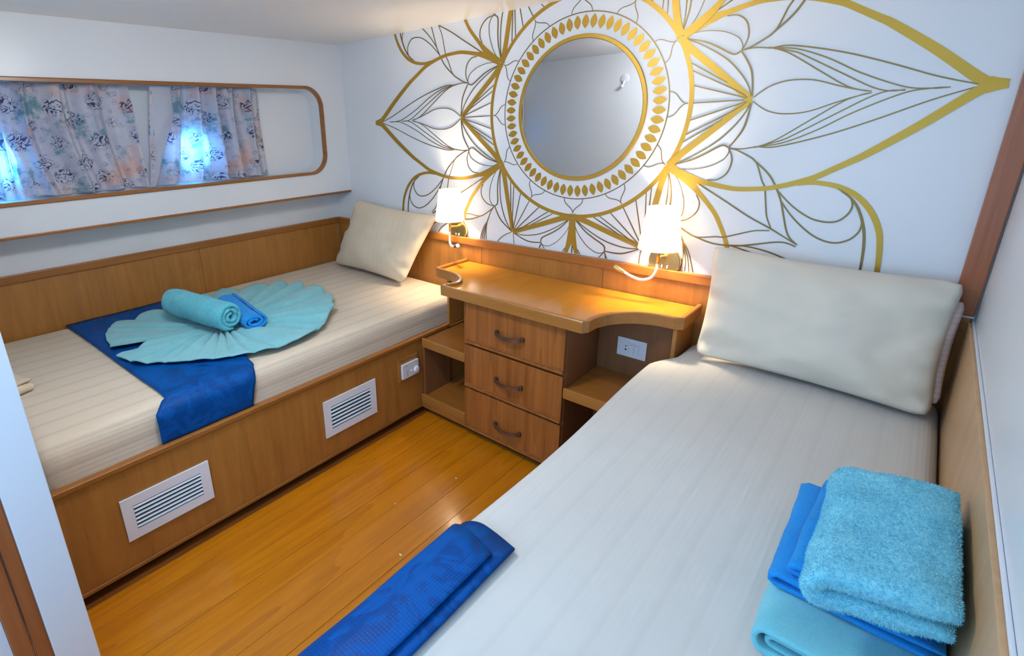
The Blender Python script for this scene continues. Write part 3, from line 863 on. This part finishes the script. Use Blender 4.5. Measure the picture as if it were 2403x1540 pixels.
# ------------------------------------------------------------------ curtains
def curtain(name, label, yl, yr, folds, seed, amp=.016, flap=False, x0=-.072, zb=None, plainedge=None):
    """yl / yr: left and right edge as (bottom, top) y values."""
    nu, nv = 150, 30
    bm = bmesh.new(); rows = []
    for j in range(nv + 1):
        tv = j / nv; row = []
        for i in range(nu + 1):
            s = i / nu
            a = yl[0] + (yl[1] - yl[0]) * tv; c = yr[0] + (yr[1] - yr[0]) * tv
            y = a + (c - a) * s
            z = (WZ0 + .010 if zb is None else zb(s)) + (WZ1 - .006 - (WZ0 + .010 if zb is None else zb(s))) * tv
            ph = folds * 2 * PI * s + 3.0 * noise.noise(Vector((s * 2.6 + seed, tv * .7, 0)))
            f = 1 - 2 * abs(math.sin(ph / 2)) ** .8 + .30 * math.sin(2.3 * ph + seed + 1.5 * tv)
            x = x0 + amp * f * (.75 + .35 * (1 - tv)) + .012 * noise.noise(Vector((y * 6, z * 5, seed)))
            y += .010 * math.cos(ph) * (1 - abs(2 * s - 1))
            if j == 0: z += .010 * noise.noise(Vector((y * 12, seed, 0)))
            x = min(max(x, -.112), -.015)
            row.append(bm.verts.new((x, y, z)))
        rows.append(row)
    for j in range(nv):
        for i in range(nu): bm.faces.new((rows[j][i], rows[j][i + 1], rows[j + 1][i + 1], rows[j + 1][i]))
    o = from_bm(name, bm, 'curtain', None, (x0, (yl[0] + yr[0]) / 2, WZ0), True)
    tag(o, label, 'curtain', 'printed curtains in the window recess')
    return o
curtain('curtain', 'printed curtain at the far left of the window, lit blue from behind', (-1.93, -1.93), (-1.722, -1.722), 4.0, 2.0, .020, x0=-.045)
curtain('curtain', 'wide printed curtain in the middle of the window with a gap to its right', (-1.718, -1.718), (-1.200, -1.215), 4.0, 5.0, .034, x0=-.072)
cc = curtain('curtain', 'printed curtain nearest the lamps, with a glowing round blue spot', (-1.198, -1.118), (-.528, -.540), 5.5, 9.0, .040, x0=-.062)
bm = bmesh.new(); rows = []
for j in range(19):
    tv = j / 18; row = []
    for i in range(9):
        s = i / 8
        a = -1.200 + .085 * tv; c = -1.172 + (.145 * min(1, tv * 1.35))
        x = -.044 + .010 * math.sin(s * 3.0) + .008 * noise.noise(Vector((s * 2, tv * 4, 3)))
        row.append(bm.verts.new((x, a + (c - a) * s, WZ0 + .008 + (WZ1 - WZ0 - .014) * tv)))
    rows.append(row)
for j in range(18):
    for i in range(8): bm.faces.new((rows[j][i], rows[j][i + 1], rows[j + 1][i + 1], rows[j + 1][i]))
from_bm('turned_edge', bm, 'curtain_back', cc, smooth=True)

# ------------------------------------------------------------------ pillows
def pillow_mesh(name, cor, T, mat, parent=None, seed=0, n=34, loc=None, wr=.006, ear=.05):
    BL, BR, TL, TR = [Vector(c) for c in cor]
    nrm = ((BR - BL).cross(TL - BL)).normalized()
    if nrm.y > 0: nrm = -nrm            # front faces the room
    bm = bmesh.new(); F, B = {}, {}
    for i in range(n + 1):
        for j in range(n + 1):
            u = 2 * i / n - 1; v = 2 * j / n - 1
            uu = math.sin(u * PI / 2) * .6 + u * .4; vv = math.sin(v * PI / 2) * .6 + v * .4
            pu = uu * (1 - ear * (1 - vv * vv)); pv = vv * (1 - ear * 1.3 * (1 - uu * uu))
            q_ = max(0, abs(uu) - .88) * max(0, abs(vv) - .84) / (.12 * .16); pu *= 1 - .028 * q_; pv *= 1 - .045 * q_
            a, b_ = (pu + 1) / 2, (pv + 1) / 2
            p = BL * (1 - a) * (1 - b_) + BR * a * (1 - b_) + TL * (1 - a) * b_ + TR * a * b_
            t = T * max(0, (1 - abs(uu) ** 2.6)) ** .55 * max(0, (1 - abs(vv) ** 2.4)) ** .55
            w = noise.noise(Vector((uu * 2.2 + seed, vv * 2.2, seed))) * wr * 1.5 + noise.noise(Vector((uu * 6 + seed, vv * 5, seed * 2))) * wr * .6
            # a long crease running in from one side and a fold towards the lower corner
            w -= wr * .9 * math.exp(-((vv - .10 + .28 * (uu + 1)) / .07) ** 2) * max(0, -uu) * (1 - abs(vv))
            w += wr * 1.1 * math.exp(-((vv + .62 + .9 * (uu - .72)) / .06) ** 2) * max(0, uu - .25)
            w -= wr * 1.0 * math.exp(-((vv + .45 + .7 * (uu - .72)) / .07) ** 2) * max(0, uu - .30)
            # radiating tucks near the short sides
            w += wr * .7 * math.sin(vv * 16 + seed) * max(0, abs(uu) - .72) * 2.2
            edge = i in (0, n) or j in (0, n)
            fv_ = bm.verts.new(p + nrm * (t + (0 if edge else w)))
            F[i, j] = fv_
            B[i, j] = fv_ if edge else bm.verts.new(p - nrm * t * .8)
    for i in range(n):
        for j in range(n):
            bm.faces.new((F[i, j], F[i + 1, j], F[i + 1, j + 1], F[i, j + 1]))
            q = (B[i, j], B[i, j + 1], B[i + 1, j + 1], B[i + 1, j])
            try: bm.faces.new(q)
            except ValueError: pass
    return from_bm(name, bm, mat, parent, loc, True)
o = pillow_mesh('pillow', [(.010, -.190, .588), (.700, -.220, .590), (.128, -.056, 1.000), (.815, -.050, .958)], .078, 'pillow_cream', None, 1.3, wr=.010, loc=(.4, -.2, .57))
tag(o, 'cream pillow leaning on the headboard under the left lamp', 'pillow')
rpil = thing('pillow', 'ivory pillow leaning on the headboard in the right corner', 'pillow', (2.5, -.2, .6))
pillow_mesh('pillowcase', [(2.205, -.205, .612), (2.828, -.240, .612), (2.183, -.075, .990), (2.830, -.062, .968)], .078, 'pillow_white', rpil, 4.1, ear=.045, wr=.013)
pillow_mesh('inner_pillow', [(2.300, -.170, .635), (2.840, -.205, .640), (2.300, -.055, .90), (2.842, -.060, .915)], .040, 'ticking', rpil, 2.2, ear=.03)

# ------------------------------------------------------------------ bed runners
def sheet_from_path(name, path, yl, yr, mat, label, cat, thick=.004, ny=24, seed=1, loc=None, group=None, hem=True):
    """path: (x, z) profile; yl / yr functions of the path fraction."""
    prof_ = catmull([(x, 0, z) for x, z in path], 7)
    m_ = len(prof_); bm = bmesh.new(); rows = []
    for i, p in enumerate(prof_):
        s = i / (m_ - 1); a, c = yl(s), yr(s)
        row = []
        for j in range(ny + 1):
            t_ = j / ny; y = a + (c - a) * t_
            n_ = .0035 * noise.noise(Vector((p.x * 5, y * 6, seed))) + .0015
            t0 = (prof_[min(i + 1, m_ - 1)] - prof_[max(i - 1, 0)]).normalized(); nn = Vector((-t0.z, 0, t0.x))
            if nn.z < -.2 : nn = -nn
            row.append(bm.verts.new(Vector((p.x, y, p.z)) + nn * abs(n_)))
        rows.append(row)
    for i in range(m_ - 1):
        for j in range(ny): bm.faces.new((rows[i][j], rows[i][j + 1], rows[i + 1][j + 1], rows[i + 1][j]))
    o = from_bm(name, bm, mat, None, loc, True)
    md = o.modifiers.new('thickness', 'SOLIDIFY'); md.thickness = thick; md.offset = 0
    return tag(o, label, cat, group) if label else o
rl = sheet_from_path('bed_runner', [(XL + .03, .577), (.20, .576), (.60, .576), (.92, .575), (.975, .567), (1.006, .540), (1.0115, .500), (1.0115, .437)],
                     lambda s: -1.668 + .055 * min(1, s / .42) if s < .5 else -1.613 - .050 * min(1, (s - .5) / .2),
                     lambda s: -1.06 - .215 * min(1, s / .42) - .055 * max(0, s - .42) / .58, 'runner', 'royal blue runner draped across the cream bed under the fanned towel', 'bed runner', seed=2, loc=(.5, -1.45, .575))
rr = sheet_from_path('bed_runner', [(2.236, .6055), (2.18, .6055), (2.135, .602), (2.098, .582), (2.0795, .545), (2.077, .45), (2.077, .36)],
                     lambda s: -2.55, lambda s: -1.388 + .012 * math.sin(s * 5), 'runner', 'royal blue runner folded over the edge of the right bed', 'bed runner', thick=.005, seed=5, loc=(2.2, -1.9, .6))
up = sheet_from_path('upper_fold', [(2.214, .6150), (2.17, .6145), (2.130, .609), (2.092, .588), (2.0735, .548), (2.0715, .45), (2.0715, .37)],
                     lambda s: -2.54, lambda s: -1.396 - .02 * (1 - s) ** 2 * 2, 'runner', None, None, thick=.005, seed=8, loc=(2.2, -1.9, .6))
up.parent = rr; up.location = (0, 0, 0)

# ------------------------------------------------------------------ fanned towel on the left bed
FC = (.52, -1.20)
OUT = [(.119, -1.536), (.20, -1.585), (.32, -1.602), (.398, -1.608), (.455, -1.465), (.525, -1.625), (.602, -1.602), (.70, -1.53), (.773, -1.441), (.87, -1.30), (.935, -1.146), (.90, -.95), (.777, -.783), (.66, -.68), (.533, -.618), (.38, -.60), (.223, -.629), (.102, -.695), (.083, -.791), (.04, -.923), (.03, -1.1), (.07, -1.32)]
pol = sorted((math.atan2(y - FC[1], x - FC[0]), math.hypot(x - FC[0], y - FC[1])) for x, y in OUT)
def fan_r(a):
    ext = [(pol[-1][0] - 2 * PI, pol[-1][1])] + pol + [(pol[0][0] + 2 * PI, pol[0][1])]
    for (a0, r0), (a1, r1) in zip(ext, ext[1:]):
        if a0 <= a <= a1: return r0 + (r1 - r0) * (a - a0) / (a1 - a0)
    return .4
bm = bmesh.new(); NA, NR = 540, 34; rows = []
def wrap(d): return (d + PI) % (2 * PI) - PI
for j in range(NR + 1):
    row = []
    for i in range(NA):
        a = -PI + 2 * PI * i / NA
        R_ = fan_r(a)
        f_ = j / NR; r = .02 + (R_ - .02) * f_
        ca, sa = math.cos(a), math.sin(a)
        ph = 12.5 * a + 3.4 * noise.noise(Vector((ca * 1.7, sa * 1.7, 4))) + .9 * noise.noise(Vector((ca * 5, sa * 5, f_ * 1.5)))
        pl = abs(math.sin(ph)) ** .75
        flat = math.exp(-(wrap(a + 2.25) / .42) ** 2)           # smooth tail towards the foot
        front = math.exp(-(wrap(a + .55) / .95) ** 2)           # draped hem towards the room
        grow = min(1, f_ * 3.2)
        env = grow * ((1 - front) * (.75 + .25 * f_) + front * (1.15 - .95 * f_))
        amp = .034 * env * (1 - .88 * flat) * (.8 + .55 * noise.noise(Vector((ca * 3, sa * 3, 7))))
        jag = .020 * (pl - .5) * f_ ** 3 * (1 - flat) * (1 - .8 * front) + .010 * noise.noise(Vector((ca * 6, sa * 6, 2))) * f_
        x = FC[0] + (r + jag) * ca; y = FC[1] + (r + jag) * sa
        z = .5825 + max(0, amp) * pl
        z += .012 * flat * (.5 + .5 * noise.noise(Vector((x * 7, y * 7, 9)))) * f_ + .004 * abs(noise.noise(Vector((x * 16, y * 16, 1))))
        # broad swells that break up the regular pleats, and a curled front hem
        z += .012 * max(0, noise.noise(Vector((x * 5.5, y * 5.5, 3)))) * min(1, f_ * 2)
        z += .008 * front * max(0, f_ - .86) / .14
        z -= max(0, x - .93) * .25
        row.append(bm.verts.new((x, y, z)))
    rows.append(row)
for j in range(NR):
    for i in range(NA): bm.faces.new((rows[j][i], rows[j][(i + 1) % NA], rows[j + 1][(i + 1) % NA], rows[j + 1][i]))
bm.faces.new(rows[0])
ft = from_bm('fanned_towel', bm, 'towel_thin', None, (FC[0], FC[1], .575), True)
md = ft.modifiers.new('thickness', 'SOLIDIFY'); md.thickness = .005; md.offset = -.5
tag(ft, 'pale turquoise towel spread in a pleated fan across the blue runner', 'towel')

# ------------------------------------------------------------------ rolled and folded towels
def ribbon_extrude(name, line, th, org, e1, e2, e3, length, mat, parent=None, nseg=16, namp=.003, seed=0, loc=None, soft=.02, taper=1.0):
    """Thick cloth following a 2-D line (in e1, e2), extruded along e3."""
    e1, e2, e3, org = Vector(e1), Vector(e2), Vector(e3), Vector(org)
    m_ = len(line); L2 = [Vector((p[0], p[1])) for p in line]
    nrm = []
    for i in range(m_):
        t = (L2[min(i + 1, m_ - 1)] - L2[max(i - 1, 0)]).normalized(); nrm.append(Vector((-t.y, t.x)))
    ts = [0, soft * .25 / length, soft / length] + [soft / length + (1 - 2 * soft / length) * k / nseg for k in range(1, nseg)] + [1 - soft / length, 1 - soft * .25 / length, 1]
    bm = bmesh.new(); rings = []
    for t in ts:
        d = min(t, 1 - t) * length
        rf = .45 + .55 * math.sqrt(max(0, 1 - (1 - min(1, d / soft)) ** 2))
        A, B = [], []
        for i, p in enumerate(L2):
            ef = .5 + .5 * min(1, min(i, m_ - 1 - i) / 3)
            h = th / 2 * rf * ef
            for lst, sgn in ((A, 1), (B, -1)):
                q = p + nrm[i] * h * sgn
                w = org + e1 * q.x + e2 * q.y + e3 * (t * length)
                g = Vector((w.x * 16 + seed, w.y * 16, w.z * 16 + sgn))
                w = w + (e1 * nrm[i].x + e2 * nrm[i].y) * noise.noise(g) * namp + e3 * noise.noise(Vector((i * .21, seed, t * 2))) * namp * 1.5
                lst.append(bm.verts.new(w))
        rings.append(A + B[::-1])
    n_ = len(rings[0])
    for r0, r1 in zip(rings, rings[1:]):
        for k in range(n_): bm.faces.new((r0[k], r0[(k + 1) % n_], r1[(k + 1) % n_], r1[k]))
    for R_ in (rings[0], rings[-1]):
        for i in range(m_ - 1): bm.faces.new((R_[i], R_[i + 1], R_[n_ - 2 - i], R_[n_ - 1 - i]))
    return from_bm(name, bm, mat, parent, loc, True)
def spiral(r0, r1, turns, n=90, squash=1.0, a0=0.0):
    out = []
    for i in range(n + 1):
        t = i / n; a = a0 + 2 * PI * turns * t; r = r0 + (r1 - r0) * t ** .9
        out.append((r * math.cos(a), r * math.sin(a) * squash))
    return out
def pile(owner, count, length, mat, seed=1):
    """Short terry loops standing on a towel: one mesh of tiny blades."""
    me = owner.data; rg = random.Random(seed)
    polys = list(me.polygons); areas = [p.area for p in polys]
    picks = rg.choices(polys, weights=areas, k=count)
    vs_, fs = [], []
    for p in picks:
        a, b_, c = [me.vertices[i].co for i in p.vertices[:3]]
        d = me.vertices[p.vertices[-1]].co
        s, t = rg.random(), rg.random()
        q = a.lerp(b_, s).lerp((d if len(p.vertices) > 3 else c).lerp(c, s), t)
        n_ = (p.normal + Vector((rg.uniform(-.8, .8), rg.uniform(-.8, .8), rg.uniform(-.8, .8)))).normalized()
        sd = n_.cross(Vector((rg.uniform(-1, 1), rg.uniform(-1, 1), rg.uniform(-1, 1)))).normalized() * length * .16
        k = len(vs_); l_ = length * rg.uniform(.6, 1.2)
        vs_ += [q - sd, q + sd, q + n_ * l_]
        fs.append((k, k + 1, k + 2))
    m2 = bpy.data.meshes.new('terry_pile'); m2.from_pydata([tuple(v) for v in vs_], [], fs)
    o = bpy.data.objects.new('terry_pile', m2); C.objects.link(o); o.parent = owner; m2.materials.append(M[mat])
    o['kind'] = 'stuff'
    return o
# turquoise roll on the fan
A_, B_ = Vector((.235, -1.288, .680)), Vector((.655, -1.204, .675))
ax = (B_ - A_).normalized(); sd_ = Vector((0, 0, 1)).cross(ax).normalized(); up_ = ax.cross(sd_).normalized()
ro = ribbon_extrude('rolled_towel', spiral(.010, .058, 2.6, 100, .98, 1.0), .0215, A_, sd_, up_, ax, (B_ - A_).length, 'towel_roll', None, 20, .004, 3, (.42, -1.25, .6), .018)
tag(ro, 'turquoise bath towel rolled up on top of the fanned towel', 'towel')
pile(ro, 26000, .0034, 'towel_roll', 4)
# azure cloth folded flat beside it
A_, B_ = Vector((.30, -1.062, .636)), Vector((.690, -1.118, .632))
ax = (B_ - A_).normalized(); sd_ = Vector((0, 0, 1)).cross(ax).normalized(); up_ = ax.cross(sd_).normalized()
def flat_fold(w, gap, layers, r=None):
    """Serpentine fold, w wide, layers high."""
    pts = []
    for k in range(layers):
        z = k * gap; xs = [-w / 2 + w * i / 8 for i in range(9)]
        if k % 2: xs = xs[::-1]
        pts += [(x, z) for x in xs]
        if k < layers - 1:
            xe = xs[-1]; sg = 1 if xe > 0 else -1
            for q in range(1, 6):
                a = -PI / 2 + PI * q / 6
                pts.append((xe + sg * gap / 2 * math.cos(a), z + gap / 2 + gap / 2 * math.sin(a)))
    return pts
bo = ribbon_extrude('folded_cloth', spiral(.014, .054, 2.1, 80, .60, .3), .0135, A_, sd_, up_, ax, (B_ - A_).length, 'blue_towel', None, 14, .003, 6, (.5, -1.09, .6), .010)
tag(bo, 'azure blue hand towel folded beside the turquoise roll', 'towel')

# stack on the right bed
def u_fold(x0, x1, z0, z1, n=10):
    """Lower layer from x1 to x0, bend at x0, upper layer back to x1."""
    r = (z1 - z0) / 2; pts = [(x1 + (x0 + r - x1) * i / n, z0) for i in range(n + 1)]
    for q in range(1, 10):
        a = -PI / 2 - PI * q / 10
        pts.append((x0 + r + r * math.cos(a), z0 + r + r * math.sin(a)))
    return pts + [(x0 + r + (x1 - x0 - r) * i / n, z1) for i in range(n + 1)]
X_, Z_, Y_ = (1, 0, 0), (0, 0, 1), (0, 1, 0)
tw = ribbon_extrude('folded_towel', u_fold(2.634, 2.850, .611, .654), .0105, (0, -1.300, 0), X_, Z_, Y_, .37, 'towel_low', None, 14, .003, 11, (2.75, -1.1, .60), .006)
tag(tw, 'light turquoise towel folded in loops at the bottom of the stack', 'towel', 'towels stacked on the right bed')
il = ribbon_extrude('inner_fold', u_fold(2.652, 2.850, .6235, .6410), .009, (0, -1.292, 0), X_, Z_, Y_, .35, 'towel_low', tw, 14, .0015, 12, None, .006)
bt = ribbon_extrude('folded_towel', [(2.850 - .2 * (1 - i / 10) if False else 2.846 + (2.640 - 2.846) * i / 10, .668) for i in range(11)] + [(2.632, .6735), (2.632, .6795)] + [(2.640 + (2.846 - 2.640) * i / 10, .685) for i in range(11)], .011, (0, -1.205, 0), X_, Z_, Y_, .310, 'blue_towel', None, 12, .003, 15, (2.74, -1.05, .66), .006)
tag(bt, 'azure blue towel folded flat in the middle of the stack', 'towel', 'towels stacked on the right bed')
ribbon_extrude('upper_fold', [(2.840 + (2.660 - 2.840) * i / 10, .6985) for i in range(11)] + [(2.652, .7025), (2.654, .7075)] + [(2.662 + (2.840 - 2.662) * i / 10, .7115) for i in range(11)], .0095, (0, -1.195, 0), X_, Z_, (.04, 1, 0), .305, 'blue_towel', bt, 12, .004, 16, None, .006)
e1_ = Vector((1, .30, 0)).normalized(); e3_ = Vector((.0, 1, 0))
tt = ribbon_extrude('folded_towel', [(x - 2.665, z) for x, z in u_fold(2.665, 2.826, .7395, .7765)], .034, (2.688, -1.282, 0), e1_, Z_, e3_, .335, 'towel_top', None, 18, .006, 21, (2.76, -1.09, .72), .022)
tag(tt, 'thick turquoise terry towel folded on top of the stack', 'towel', 'towels stacked on the right bed')
pile(tt, 60000, .0036, 'towel_top', 9)

# crumpled cream cloth at the foot of the left bed
cl = ribbon_extrude('crumpled_cloth', [(x - .1, z) for x, z in flat_fold(.16, .014, 3)], .010, (.56, -1.99, .578), (1, .2, 0), Z_, (-.25, 1, 0), .085, 'pillow_cream', None, 8, .012, 31, (.5, -1.95, .575), .008)
tag(cl, 'crumpled cream cloth at the foot of the left bed', 'cloth')

# small flecks of lint on the floor
for k, (fx, fy, s) in enumerate(((1.62, -1.16, .006), (1.50, -.72, .004), (1.42, -1.0, .003))):
    bm = bmesh.new()
    pts = [(fx + s * math.cos(a) * (1 + .5 * math.sin(3 * a + k)), fy + .6 * s * math.sin(a) * (1 + .4 * math.cos(2 * a))) for a in [2 * PI * i / 9 for i in range(9)]]
    tp = [bm.verts.new((x, y, .0030)) for x, y in pts]; bo_ = [bm.verts.new((x, y, .0007)) for x, y in pts]
    bm.faces.new(tp); bm.faces.new(bo_[::-1])
    for i in range(9): bm.faces.new((tp[i], tp[(i + 1) % 9], bo_[(i + 1) % 9], bo_[i]))
    o = from_bm('lint_fleck', bm, 'plastic', None, (fx, fy, 0))
    tag(o, ('largest white lint fleck on the planks, nearest the right runner', 'white lint fleck on the planks nearest the drawers', 'tiny white lint fleck in the middle of the plank floor')[k], 'lint', 'lint on the floor')
